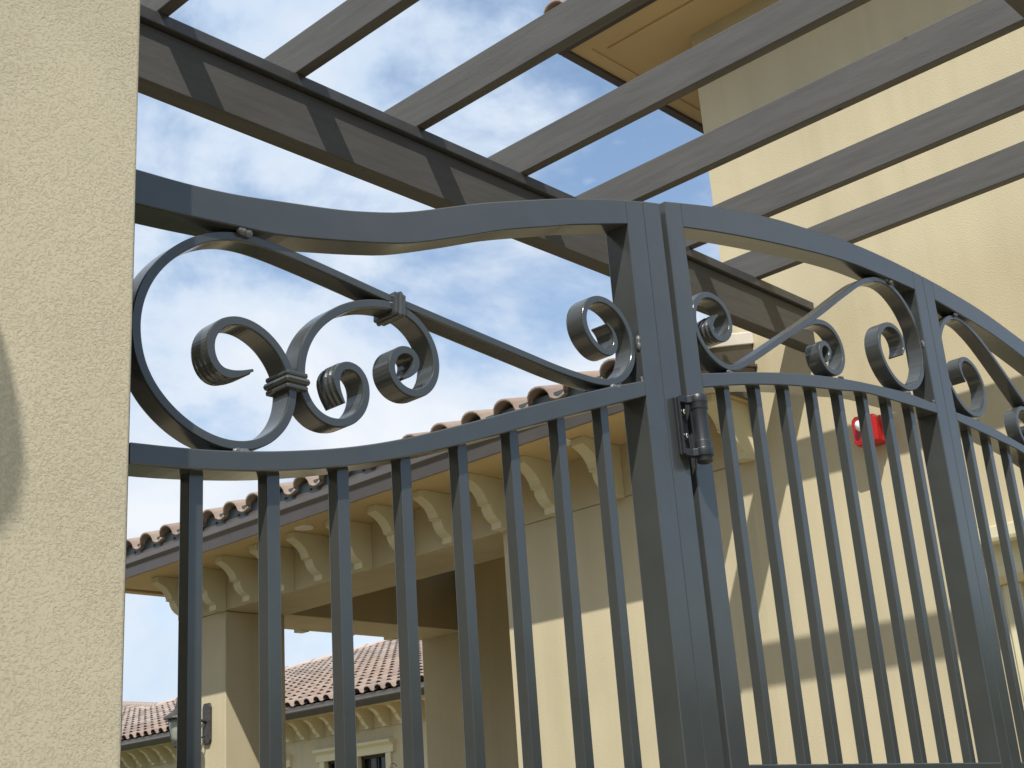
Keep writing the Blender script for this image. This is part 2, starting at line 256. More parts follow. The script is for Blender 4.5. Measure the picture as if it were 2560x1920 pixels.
LEAF_CURL = [(2.2789,0.9745),(2.3175,0.9866),(2.3549,0.9829),(2.3831,0.9691),(2.4003,0.9487),(2.4033,0.9237),(2.3953,0.8964),(2.3765,0.8747),(2.3512,0.8656),(2.3252,0.8688),(2.3027,0.8838),(2.2975,0.905),(2.3063,0.9257),(2.3216,0.9363),(2.3407,0.9324),(2.3521,0.9198),(2.3454,0.9057),(2.3246,0.8906)]
PANEL_TOP_UPPER = [(0.7475,0.7806),(0.8134,0.7848),(0.8798,0.7926),(0.9536,0.8061),(1.0567,0.8265),(1.1139,0.8409),(1.1488,0.8498),(1.1898,0.8661),(1.2243,0.8808),(1.3182,0.9199),(1.411,0.9545),(1.5131,0.9914),(1.5669,1.0087),(1.6516,1.0344),(1.7377,1.0584)]
PANEL_TOP_LOWER = [(0.7481,0.7356),(0.8095,0.7409),(0.891,0.7499),(0.9466,0.7562),(1.0551,0.7796),(1.1189,0.7952),(1.169,0.8093),(1.2708,0.8489),(1.3707,0.8907),(1.5068,0.9397),(1.5334,0.9496),(1.6815,0.9969)]
PANEL_MID_UPPER = [(0.7481,0.4481),(0.8081,0.4524),(0.8619,0.458),(0.9337,0.4689),(1.0448,0.492),(1.1402,0.5192),(1.2719,0.5661),(1.4209,0.6222),(1.6048,0.6878),(1.6838,0.713)]
PANEL_MID_LOWER = [(0.7439,0.4228),(0.8084,0.4277),(0.8901,0.4372),(0.9481,0.4465),(1.0439,0.4669),(1.1387,0.4931),(1.2694,0.5367),(1.4577,0.6053),(1.6847,0.6861)]
LEAF_TOP_UPPER = [(1.8072,1.0809),(1.8805,1.0998),(1.9545,1.1181),(2.0092,1.1305),(2.1766,1.1621),(2.3063,1.1794),(2.4964,1.2015),(2.6642,1.2103),(2.8258,1.2128)]
LEAF_TOP_LOWER = [(1.858,1.0446),(1.9973,1.0737),(2.2056,1.1106),(2.4565,1.1462),(2.6362,1.1582),(2.7731,1.1635)]
LEAF_MID_UPPER = [(1.862,0.7643),(2.0125,0.7983),(2.1773,0.8313),(2.3581,0.8584),(2.5043,0.8734),(2.6415,0.884),(2.7691,0.8838)]
LEAF_MID_LOWER = [(1.8602,0.7373),(2.0067,0.7726),(2.1702,0.8038),(2.35,0.8307),(2.4422,0.8449),(2.5982,0.854),(2.7782,0.8619)]

GV, GD = 1.24, 0.0508            # gate front plane and tube depth
MX = lambda x: 2 * 2.8240 - x    # mirror for the second leaf

def rail(up, lo, x0, x1, mirror=False, d0=0.0, n=44):
    gu, gl = fn(up), fn(lo); rows = []
    for i in range(n + 1):
        x = x0 + (x1 - x0) * i / n; X = MX(x) if mirror else x
        rows.append([(X, GV + d0, gl(x)), (X, GV + GD - d0, gl(x)), (X, GV + GD - d0, gu(x)), (X, GV + d0, gu(x))])
    return strip_solid(rows)
def flatbar(path, th=0.0060, v0=GV + 0.008, v1=GV + 0.043, rib0=0, rib1=0, flare=0.0, mirror=False, taper0=True, taper1=True):
    """forged flat bar bent on edge; rib0/rib1 = +1/-1: side carrying the fishtail ridges near that end"""
    Q = catmull(path); L = [0]
    for a, b in zip(Q, Q[1:]): L.append(L[-1] + (b - a).length)
    T = L[-1]; rows = []; NV = 13
    for i, q in enumerate(Q):
        a = Q[max(0, i - 2)]; b = Q[min(len(Q) - 1, i + 2)]; t = (b - a).normalized(); n = Vector((-t.y, t.x))
        e0, e1 = L[i], T - L[i]; h = th
        if taper0: h *= min(1, 0.28 + e0 / 0.05)
        if taper1: h *= min(1, 0.28 + e1 / 0.05)
        w0, w1 = v0, v1
        k0 = max(0, 1 - e0 / 0.075) if rib0 else 0; k1 = max(0, 1 - e1 / 0.075) if rib1 else 0
        fl = flare * max(k0, k1); w0 -= fl; w1 += fl
        ring = []
        for side in (1, -1):
            amp = 0.0016 * ((min(1, 2.2 * k0) if rib0 == side else 0) + (min(1, 2.2 * k1) if rib1 == side else 0))
            for j in range(NV):
                s = j / (NV - 1)
                if side < 0: s = 1 - s
                edge = 1 if 0 < j < NV - 1 else 0.88
                p = q + n * side * (h * edge + amp * math.cos(2 * math.pi * 4 * (s - 0.5)) * (1 if edge == 1 else 0.3))
                ring.append((MX(p.x) if mirror else p.x, w0 + (w1 - w0) * s, p.y))
        rows.append(ring)
    bm = strip_solid(rows); return bm
def weld(x, z, v=GV + 0.005, r=0.006, sx=1.6, sz=1.0, mirror=False):
    bm = BM()
    for k in range(3):
        mt = Matrix.Translation(((MX(x) if mirror else x) + (k - 1) * r * 0.55 * (sx > 1), v + random.uniform(-.001, .001), z + (k - 1) * r * 0.7 * (sx <= 1))) @ Matrix.Diagonal((r * sx * 0.6, r * 0.55, r * sz * 0.7, 1))
        bmesh.ops.create_icosphere(bm, subdivisions=2, radius=1, matrix=mt)
    for v_ in bm.verts: v_.co += Vector([random.uniform(-1, 1) * r * 0.07 for _ in range(3)])
    return bm
def collar(cx, cz, ang, w, hgt):
    """forged collar wrapping two bars: three stacked bands, middle one proud"""
    bm = BM(); ca, sa = math.cos(ang), math.sin(ang); rows = []
    prof = [(-1.0, 0.0), (-0.95, 0.0022), (-0.62, 0.0024), (-0.42, 0.0006), (-0.30, 0.0034), (0, 0.0046), (0.30, 0.0034), (0.42, 0.0006), (0.62, 0.0024), (0.95, 0.0022), (1.0, 0.0)]
    for t, e in prof:
        hw = w / 2 + e; v0, v1 = GV + 0.0045 - e, GV + 0.0465 + e; c = 0.002; ring = []
        for (px, pv) in ((-hw + c, v0), (hw - c, v0), (hw, v0 + c), (hw, v1 - c), (hw - c, v1), (-hw + c, v1), (-hw, v1 - c), (-hw, v0 + c)):
            a, bq = px, t * hgt / 2
            ring.append((cx + a * ca - bq * sa, pv, cz + a * sa + bq * ca))
        rows.append(ring)
    return strip_solid(rows)
def pickets(parent, xs, g, z0, mirror=False):
    for x in xs:
        bm = BM(); w = 0.01905; q = 0.0159
        a = MX(x + w) if mirror else x
        zt = min(g(x), g(x + w)) + 0.006
        box(bm, a, a + w, GV + q, GV + q + w, z0, zt)
        obj('picket', bm, m_paint, parent, 0.0012, 2)

# ---------------------------------------------------------------- the setting
def struct(name, bm, m):
    o = obj(name, bm, m); o['kind'] = 'structure'; return o
struct('ground', bx(-400, 400, -400, 400, -H - 0.3, -H), mat('dry_lawn', (0.085, 0.095, 0.045), 0.95, 0.25, 3))
struct('paving', bx(-2.6, 12.0, -5.0, 14.0, -H - 0.2, -H + 0.004), m_ground)

struct('added_planting_bed', bx(2.5, 5.02, 4.1, 11, -H + 0.006, -H + 0.05), mat('dark_mulch', (0.035, 0.025, 0.018), 0.95, 0.3, 30))  # bed and hedge added below the view to darken the middle rail's reflection
bm = BM()
for k in range(9000):
    c = Vector((random.uniform(2.7, 4.9), random.uniform(4.3, 10.8), -H + 0.06 + random.random() ** 0.6 * 0.85)); e = 0.045
    a_ = Vector((random.gauss(0, 1), random.gauss(0, 1), random.gauss(0, 1))).normalized(); b2 = a_.orthogonal().normalized()
    bm.faces.new([bm.verts.new(c + e * (math.cos(t_) * a_ * 1.6 + math.sin(t_) * b2)) for t_ in (0, 1.5, 3.1, 4.7)])
o = obj('added_low_hedge', bm, mat('hedge_leaves', (0.035, 0.055, 0.02), 0.6, 0.3, 4)); tag(o, 'unseen low dark hedge added at the foot of the porch wing to darken rail reflections', 'hedge', None, 'stuff')

# ---------------------------------------------------------------- building: two storey part
CU = 5.0408
tall = thing('two_storey_building', 'tall cream stucco building wall rising behind the rafters on the right', 'building', (CU, 0, -H))
def wall_with_hole(x0, x1, ya, yb, za, zb, hy0, hy1, hz0, hz1, parent, m, name='wall'):
    bm = BM()
    box(bm, x0, x1, ya, hy0, za, zb); box(bm, x0, x1, hy1, yb, za, zb)
    box(bm, x0, x1, hy0, hy1, za, hz0); box(bm, x0, x1, hy0, hy1, hz1, zb)
    return obj(name, bm, m, parent)
WY0, WY1, WZ0, WZ1 = 1.30, 2.04, -0.75, 0.83
wall_with_hole(CU, CU + 0.25, 1.12, 3.182, -H, 3.84, WY0, WY1, WZ0, WZ1, tall, m_wall)
bm = BM(); box(bm, CU + 0.25, CU + 9, 2.93, 3.182, -H, 3.84); box(bm, CU + 0.25, CU + 9, 1.12, 1.25, -H, 3.84); box(bm, CU + 8.75, CU + 9, 1.25, 2.93, -H, 3.84); box(bm, CU + 0.25, CU + 8.75, 1.25, 2.93, 1.55, 1.7)
obj('rear_wall', bm, m_wall, tall)
# eave
EX, EY = 4.65, 3.69
bm = BM(); box(bm, EX + 0.16, CU + 0.26, 0.65, EY - 0.15, 3.8402, 3.87); box(bm, CU + 0.26, CU + 9.2, 3.0, EY - 0.15, 3.8402, 3.87); obj('soffit', bm, m_soffit, tall)
bm = BM(); box(bm, EX + 0.10, EX + 0.16, 0.65, EY - 0.09, 3.853, 3.89); box(bm, EX + 0.16, CU + 9.2, EY - 0.15, EY - 0.09, 3.853, 3.89); obj('soffit_groove', bm, m_soffit, tall)
bm = BM(); box(bm, EX + 0.012, EX + 0.10, 0.65, EY - 0.012, 3.845, 3.885); box(bm, EX + 0.10, CU + 9.2, EY - 0.09, EY - 0.012, 3.845, 3.885); obj('eave_trim', bm, m_soffit, tall)
bm = BM(); box(bm, EX - 0.04, EX + 0.012, 0.65, EY + 0.04, 3.83, 3.99); box(bm, EX + 0.012, CU + 9.2, EY - 0.012, EY + 0.04, 3.83, 3.99); obj('gutter', bm, m_gutter, tall, 0.006)
bm = BM(); prism(bm, [(EX + 0.05, 3.99), (EX + 4.9, 5.42), (EX + 4.9, 5.36), (EX + 0.05, 3.94)], 'y', 0.65, EY - 0.05); obj('roof_deck', bm, m_under, tall)
# window with a moulded header
bm = BM(); prism(bm, [(CU, 0.985), (CU - 0.10, 0.985), (CU - 0.105, 1.00), (CU - 0.105, 1.045), (CU, 1.058)], 'y', WY0 - 0.16, WY1 + 0.14); 
win = obj('window', bx(CU + 0.10, CU + 0.14, WY0 + 0.06, WY1 - 0.06, WZ0 + 0.06, WZ1 - 0.06), m_glass, tall)
obj('header_ledge', bm, m_trim, win, 0.003)
bm = BM(); box(bm, CU - 0.03, CU - 0.0005, WY0 - 0.11, WY1 + 0.09, 0.905, 0.9848); obj('header_frieze', bm, m_trim, win)
bm = BM(); prism(bm, [(CU, 0.83), (CU - 0.055, 0.83), (CU - 0.085, 0.855), (CU - 0.09, 0.895), (CU, 0.9048)], 'y', WY0 - 0.13, WY1 + 0.115); obj('header_ledge', bm, m_trim, win, 0.004)
for y0, y1 in ((WY1 - 0.0, WY1 + 0.085), (WY0 - 0.085, WY0)):
    bm = BM(); box(bm, CU - 0.03, CU - 0.0005, y0, y1, WZ0 - 0.02, 0.8298); box(bm, CU - 0.042, CU - 0.0302, y0 + 0.03, y1 - 0.02, WZ0 - 0.02, 0.829); obj('casing', bm, m_trim, win, 0.003)
bm = BM(); box(bm, CU + 0.06, CU + 0.15, WY0 + 0.001, WY0 + 0.06, WZ0 + 0.001, WZ1 - 0.001); box(bm, CU + 0.06, CU + 0.15, WY1 - 0.06, WY1 - 0.001, WZ0 + 0.001, WZ1 - 0.001); box(bm, CU + 0.06, CU + 0.15, WY0 + 0.06, WY1 - 0.06, WZ1 - 0.06, WZ1 - 0.001); box(bm, CU + 0.06, CU + 0.15, WY0 + 0.06, WY1 - 0.06, WZ0 + 0.001, WZ0 + 0.06); box(bm, CU + 0.07, CU + 0.098, 1.65, 1.69, WZ0 + 0.06, WZ1 - 0.06)
obj('frame', bm, m_trim, win)

# ---------------------------------------------------------------- tiles
def tile_mesh(name, pitch, length, rise, thick, nb=8, npan=4, bottom=True, step=None):
    """S tile: barrel then pan, running up the slope along +x from its front edge at x=0; width along y"""
    prof = []
    for i in range(nb + 1):
        a = math.pi * i / nb; prof.append((pitch * 0.31 * (1 - math.cos(a)), rise * math.sin(a) ** 0.8 if 0 < i < nb else 0.0))
    for i in range(1, npan + 1):
        a = math.pi * i / npan; prof.append((pitch * 0.62 + pitch * 0.40 * i / npan, -rise * 0.22 * math.sin(a)))
    bm = BM(); n = len(prof)
    rows = []
    for x, dz in ((0, 0), (length, step or thick * 1.1)):
        top = [bm.verts.new((x, -p[0] + pitch / 2, p[1] + thick - (dz if x else 0) * 1.0)) for p in prof]
        bot = [bm.verts.new((x, -p[0] * 0.985 + pitch / 2 - pitch * .007, p[1] - (dz if x else 0))) for p in prof]
        rows.append((top, bot))
    (t0, b0), (t1, b1) = rows
    for i in range(n - 1):
        bm.faces.new((t0[i], t0[i + 1], t1[i + 1], t1[i]))
        if bottom: bm.faces.new((b0[i], b1[i], b1[i + 1], b0[i + 1]))
        bm.faces.new((t0[i], b0[i], b0[i + 1], t0[i + 1]))
    bm.faces.new((t0[0], t1[0], b1[0], b0[0])); bm.faces.new((t0[-1], b0[-1], b1[-1], t1[-1]))
    if step:                                        # dark face painted in for the shade under the raised front edge
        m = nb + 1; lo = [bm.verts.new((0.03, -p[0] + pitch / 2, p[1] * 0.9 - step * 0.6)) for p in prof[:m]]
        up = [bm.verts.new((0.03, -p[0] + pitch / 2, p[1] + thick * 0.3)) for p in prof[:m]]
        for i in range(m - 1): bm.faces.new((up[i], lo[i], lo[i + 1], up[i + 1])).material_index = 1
    for f in bm.faces: f.smooth = abs(f.normal.x) < 0.5
    bmesh.ops.recalc_face_normals(bm, faces=bm.faces)
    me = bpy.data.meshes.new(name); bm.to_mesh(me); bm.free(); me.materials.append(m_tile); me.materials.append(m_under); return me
near_tile = tile_mesh('roof_tile', 0.2268, 0.43, 0.066, 0.016)
def tile_row(parent, x, z, pitch, tan, y_list, mesh, rows=1, expo=0.36, rot_extra=0):
    a = -math.atan(tan)
    for r in range(rows):
        for y in y_list:
            inst(mesh, 'roof_tile', parent, (x + r * expo * math.cos(a), y + random.uniform(-.003, .003), z - r * expo * math.sin(a) + random.uniform(-.002, .002)), (random.uniform(-.012, .012), a + random.uniform(-.01, .01), random.uniform(-.01, .01)))
tile_row(tall, EX - 0.06, 4.02, 0.2268, 0.3, [EY - 0.05 - 0.2268 * i for i in range(13)], near_tile, rows=2)
# control joint

# ---------------------------------------------------------------- building: low wing with porch
low = thing('porch_wing', 'low cream wing with open porch, scrolled brackets and clay tile eave behind the fence', 'building', (CU, 5.5, -H))
Z0, Z1 = 1.5900, 1.851
PX = 5.51
obj('wall', bx(CU, PX, 3.182, 4.72, -H, Z0 - 0.003), m_wall, low)
obj('corner_post', bx(CU, PX, 7.20, 7.63, -H, Z0 - 0.003), m_wall, low, 0.006)
obj('eave_beam', bx(CU, PX, 3.182, 7.63, Z0 + 0.001, 2.1), m_wall, low)
obj('joint', bx(CU + 0.006, PX - 0.006, 3.19, 4.71, Z0 - 0.004, Z0 + 0.002), m_joint, low)
obj('joint', bx(CU + 0.006, PX - 0.006, 7.206, 7.624, Z0 - 0.004, Z0 + 0.002), m_joint, low)
obj('side_beam', bx(PX + 0.001, 7.149, 7.16, 7.63, Z0, 2.1), m_wall, low, 0.005)
obj('rear_wall', bx(7.15, 7.4, 6.86, 7.63, -H, 2.1), m_wall, low, 0.006)
obj('inner_wall', bx(6.8, 7.3, 3.2, 6.855, -H, 2.1), m_wall, low, 0.006)
obj('porch_ceiling', bx(PX + 0.001, 6.8, 3.2, 7.16, 1.98, 2.03), m_soffit, low)
# soffit, trim, gutter
LX, LY0, LY1 = 4.605, 3.09, 8.08
bm = BM(); box(bm, LX + 0.085, CU - 0.001, LY0 + 0.01, LY1 - 0.10, Z1, 1.872); box(bm, CU - 0.001, 7.4, 7.632, LY1 - 0.10, Z1, 1.872); obj('soffit', bm, m_soffit, low)
bm = BM(); box(bm, LX, LX + 0.072, LY0, LY1, 1.838, 1.872); box(bm, LX + 0.072, 7.4, LY1 - 0.072, LY1, 1.838, 1.872); obj('soffit_trim', bm, m_soffit, low, 0.004)
bm = BM(); box(bm, LX + 0.072, LX + 0.085, LY0 + 0.01, LY1 - 0.085, 1.866, 1.873); box(bm, LX + 0.085, 7.4, LY1 - 0.1, LY1 - 0.072, 1.866, 1.873); obj('soffit_groove', bm, m_under, low)
gp = [(0, 1.842), (-0.006, 1.842), (-0.010, 1.905), (-0.024, 1.924), (-0.026, 1.930), (-0.020, 1.934), (-0.008, 1.975), (-0.004, 1.990), (0, 1.990)]
bm = BM(); prism(bm, [(LX + a - 0.0005, z) for a, z in gp], 'y', LY0, LY1 + 0.05); gut = obj('gutter', bm, m_gutter, low, 0.002)
bm = BM(); prism(bm, [(LY1 - a + 0.0005, z) for a, z in gp], 'x', LX + 0.0, 7.4); obj('gutter', bm, m_gutter, low, 0.002)
bm = BM(); box(bm, LX - 0.002, LX + 0.02, LY0, LY1, 1.9905, 2.045); obj('drip_edge', bm, m_drip, low)
bm = BM(); prism(bm, [(LX - 0.02, 1.842), (CU - 0.001, 1.842), (CU - 0.001, 2.125), (LX - 0.02, 1.99)], 'y', LY0 - 0.02, LY0 - 0.0005); obj('rake_board', bm, m_gutter, low)
bm = BM(); prism(bm, [(LX - 0.03, 1.925), (CU - 0.001, 2.01), (CU - 0.001, 2.025), (LX - 0.03, 1.94)], 'y', LY0 - 0.032, LY0 - 0.0205); obj('rake_lip', bm, m_gutter, low, 0.003)
bm = BM(); prism(bm, [(LX + 0.02, 2.0), (LX + 3.2, 2.96), (LX + 3.2, 2.90), (LX + 0.02, 1.94)], 'y', LY0 + 0.005, LY1); obj('roof_deck', bm, m_under, low)
ys = []
y = 3.264
while y < 8.1: ys.append(y); y += 0.2268
tile_row(low, LX - 0.030, 2.006, 0.2268, 0.3, ys, near_tile, rows=2, expo=0.38)
bm = BM(); prism(bm, [(4.58, 1.992), (4.575, 2.05), (CU - 0.001, 2.185), (CU - 0.001, 2.126)], 'y', LY0 - 0.03, LY0 + 0.06); obj('rake_flashing', bm, m_white, low, 0.004)
# gutter hanger clips seen as small nubs
for y in ys[2::1]:
    obj('gutter_clip', bx(LX - 0.009, LX - 0.0025, y - 0.004, y + 0.004, 1.991, 2.002), m_under, low)
# scrolled brackets
cp = [(0, 1.8505), (-0.285, 1.8505), (-0.285, 1.812), (-0.272, 1.806), (-0.238, 1.790), (-0.208, 1.768), (-0.186, 1.742), (-0.172, 1.712), (-0.182, 1.706), (-0.150, 1.702), (-0.146, 1.680), (-0.132, 1.655), (-0.110, 1.634), (-0.080, 1.618), (-0.080, 1.586), (0, 1.586)]
cp = [(-0.0 + a, z) for a, z in cp]
bm = BM(); prism(bm, [(a + CU - 0.0006, z) for a, z in cp], 'y', -0.036, 0.036)
vb = [7.62, 7.263, 6.909, 6.555, 6.195, 5.83, 5.465, 5.096, 4.725, 4.35, 3.965, 3.58, 3.207]
first = obj('bracket', bm, m_trim, low, 0.003, origin=(CU, 0, 1.586))
first.location = Vector((CU, vb[0] - 0.036, 1.586)) - ORI[low.name]
bme = first
for v in vb[1:]:
    o = inst(bme, 'bracket', low, (CU, v - 0.036, 1.586)); md = o.modifiers.new('bevel', 'BEVEL'); md.width = 0.003; md.segments = 2; md.limit_method = 'ANGLE'
for x in (5.25, 5.63, 6.02, 6.44, 6.87):
    o = inst(bme, 'bracket', low, (x, 7.631, 1.586), (0, 0, -math.pi / 2))
for y in (4.02, 6.0):
    bm = BM(); lathe(bm, [(0.0, 0.004), (0.03, 0.004), (0.045, 0.0), (0.055, 0.0), (0.058, 0.006), (0.058, 0.012)], (4.74, y, 1.839), 20); obj('downlight', bm, m_white, low, smooth=True)

# ---------------------------------------------------------------- far building
far = thing('far_building', 'distant cream building with tiled hip roof seen between pickets at bottom left', 'building', (12, 16, -H))
FX, FE = 12.0, 11.55
holes = [(13.56, 14.82), (15.72, 16.98)]
bm = BM(); ycur = 8.0
for a, b_ in holes:
    box(bm, FX, FX + 0.3, ycur, a, -H, 1.665); box(bm, FX, FX + 0.3, a, b_, 1.335, 1.665); box(bm, FX, FX + 0.3, a, b_, -H, -0.3); ycur = b_
box(bm, FX, FX + 0.3, ycur, 28.0, -H, 1.665); box(bm, FX - 0.012, FX + 0.3, 8, 28, 1.667, 1.95); box(bm, FX + 0.3, FX + 9, 27.7, 28, -H, 1.95)
obj('wall', bm, m_wall, far)
bm = BM(); box(bm, FE + 0.02, FX - 0.013, 8, 28.5, 1.915, 1.95); obj('soffit', bm, m_soffit, far)
bm = BM(); box(bm, FE + 0.0, FE + 0.0195, 8, 28.5, 1.895, 1.95); obj('soffit_trim', bm, m_trim, far)
bm = BM(); prism(bm, [(FE - 0.001, 1.90), (FE - 0.05, 1.90), (FE - 0.09, 1.965), (FE - 0.095, 1.98), (FE - 0.06, 2.03), (FE - 0.055, 2.05), (FE - 0.001, 2.05)], 'y', 8, 28.5); obj('gutter', bm, m_gutter, far)
bm = BM(); sc = 1.12
prism(bm, [(a * 1.1 + FX - 0.0125, 1.914 + (z - 1.8505) * 0.95) for a, z in cp], 'y', -0.036, 0.036)
fb = obj('bracket', bm, m_trim, far, origin=(FX, 0, 1.665)); yy = 12.13; fb.location = Vector((FX, yy, 1.665)) - ORI[far.name]
for i in range(1, 36):
    y = yy + 0.340 * i
    if y < 16 or 17 < y < 24.2: inst(fb, 'bracket', far, (FX, y, 1.665))
for a, b_ in holes:
    w = obj('window', bx(FX + 0.10, FX + 0.12, a + 0.02, b_ - 0.02, -0.28, 1.33), m_glass, far)
    bm = BM(); prism(bm, [(FX - 0.0002, 1.335), (FX - 0.04, 1.335), (FX - 0.04, 1.43), (FX - 0.07, 1.45), (FX - 0.10, 1.46), (FX - 0.10, 1.495), (FX - 0.0002, 1.50)], 'y', a - 0.16, b_ + 0.16); obj('header', bm, m_trim, w)
    for y0, y1 in ((a - 0.10, a), (b_, b_ + 0.10)): obj('casing', bx(FX - 0.03, FX - 0.0002, y0, y1, -0.3, 1.3345), m_trim, w)
    mid = (a + b_) / 2 - 0.06
    obj('mullion', bx(FX - 0.02, FX + 0.099, mid, mid + 0.08, -0.3, 1.3345), m_trim, w)
    bm = BM()
    for y0, y1 in ((a, mid), (mid + 0.08, b_)):
        m_ = (y0 + y1) / 2; box(bm, FX + 0.06, FX + 0.085, m_ - 0.012, m_ + 0.012, -0.25, 1.33)
        box(bm, FX + 0.05, FX + 0.09, y0, y0 + 0.03, -0.3, 1.334); box(bm, FX + 0.05, FX + 0.09, y1 - 0.03, y1, -0.3, 1.334); box(bm, FX + 0.05, FX + 0.09, y0, y1, 1.30, 1.334)
    obj('frame', bm, m_under, w)
# roof: slope rising away from the eave, cut by the hip on the left
RZ, RT, RX = 2.075, 0.300, 11.50
def smax(y):
    if y < 20.8: return 7.85
    if y < 24.7: return 7.7 - (y - 21.1) * (7.7 - 4.15) / 3.6 if y > 21.1 else 7.75
    return min(7.6, 4.15 + (y - 24.7) * 3.0 / 6.5)
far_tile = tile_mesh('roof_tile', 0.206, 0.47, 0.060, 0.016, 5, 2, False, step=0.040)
bm = BM(); A_ = []
for i in range(0, 81):
    y = 8 + i * 0.30; s = smax(y); A_.append(((RX + 0.05, y, RZ - 0.05), (RX + s, y, RZ - 0.03 + RT * s)))
for (a, b_), (c, d) in zip(A_, A_[1:]):
    v = [bm.verts.new(p) for p in (a, b_, d, c)]; bm.faces.new(v)
    v = [bm.verts.new(p) for p in (b_, (b_[0] + 5, b_[1], b_[2] - 1.2), (d[0] + 5, d[1], d[2] - 1.2), d)]; bm.faces.new(v)
obj('roof_deck', bm, m_tilemass, far)
cells = []
pitch, expo = 0.206, 0.40
cs = 1 / math.sqrt(1 + RT * RT)
for j in range(int(20.0 / pitch)):
    y = 11.4 + j * pitch
    for i in range(20):
        s = i * expo * cs - 0.03
        if s > smax(y) - 0.25: continue
        k = y / (RX + s)
        if 1.0 < k < 1.34 or 1.47 < k < 1.74: cells.append((i, y, s))
cells.sort(key=lambda c: ((RX + c[2]) ** 2 + c[1] ** 2))
ang = -math.atan(RT)
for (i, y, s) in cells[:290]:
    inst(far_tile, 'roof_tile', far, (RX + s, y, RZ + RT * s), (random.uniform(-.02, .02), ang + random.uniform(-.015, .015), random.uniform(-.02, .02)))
bm = BM()
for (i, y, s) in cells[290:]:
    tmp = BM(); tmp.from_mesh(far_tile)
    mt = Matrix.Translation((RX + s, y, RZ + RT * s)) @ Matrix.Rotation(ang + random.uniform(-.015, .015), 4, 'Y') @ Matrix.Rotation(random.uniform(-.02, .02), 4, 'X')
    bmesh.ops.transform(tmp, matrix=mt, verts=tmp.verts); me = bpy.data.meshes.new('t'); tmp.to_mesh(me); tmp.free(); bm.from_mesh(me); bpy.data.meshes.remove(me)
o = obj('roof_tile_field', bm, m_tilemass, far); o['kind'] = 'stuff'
y = 11.2; k = 0
while y < 31:
    s = smax(y); s2 = smax(y + 0.42)
    p = Vector((RX + s, y, RZ + 0.03 + RT * s)); q = Vector((RX + s2, y + 0.42, RZ + 0.03 + RT * s2)); y += 0.40
    kk = p.y / p.x
    if not (1.0 < kk < 1.34 or 1.47 < kk < 1.74): continue
    d = (q - p); bm = BM()
    for t_ in (0, 1):
        pass
    rows = []
    for t_, r in ((0, 0.125), (1.08, 0.10)):
        c = p + d * t_; rows.append([(c.x + r * math.cos(a) * 0.9, c.y, c.z + r * 0.75 * math.sin(a) - 0.02) for a in [math.pi * n_ / 7 for n_ in range(8)]])
    bm = strip_solid(rows); obj('ridge_tile', bm, m_ridge, far, origin=p)

# ---------------------------------------------------------------- unseen building and trees, added to darken reflections in the metal
side = thing('added_side_building', 'unseen cream building added left of the pillar to darken reflections in the gate metal', 'building', (-4, 8, -H))
obj('wall', bx(-8, -2.6, 2.2, 16, -H, 3.2), m_wall, side)
bm = BM(); prism(bm, [(-2.2, 3.22), (-8.4, 5.2), (-8.4, 5.0), (-2.2, 3.02)], 'y', 1.8, 16.4); obj('roof', bm, m_tilemass, side)
bm = BM()
for k in range(90):
    a = math.radians(random.uniform(100, 200)); r = random.uniform(48, 70); cx_, cy_ = r * math.sin(a), r * math.cos(a); hh = random.uniform(6, 11); rad = random.uniform(3, 5)
    for q in range(90):
        d = Vector((random.gauss(0, 1), random.gauss(0, 1), random.gauss(0, 1))).normalized() * rad * random.uniform(0.6, 1.05); d.z *= hh / 9
        c = Vector((cx_, cy_, -H + hh * 0.55)) + d; e = 0.7; n1_ = Vector((random.gauss(0, 1), random.gauss(0, 1), random.gauss(0, 1))).normalized(); n2_ = n1_.orthogonal().normalized()
        vq = [bm.verts.new(c + e * (math.cos(t_) * n1_ + math.sin(t_) * n2_)) for t_ in (0, 1.4, 2.9, 4.6)]; bm.faces.new(vq)
o = obj('added_distant_trees', bm, mat('tree_leaves', (0.06, 0.085, 0.03), 0.8, 0.3, 0.5)); tag(o, 'unseen far belt of trees added behind the viewer to darken low reflections', 'trees', None, 'stuff')

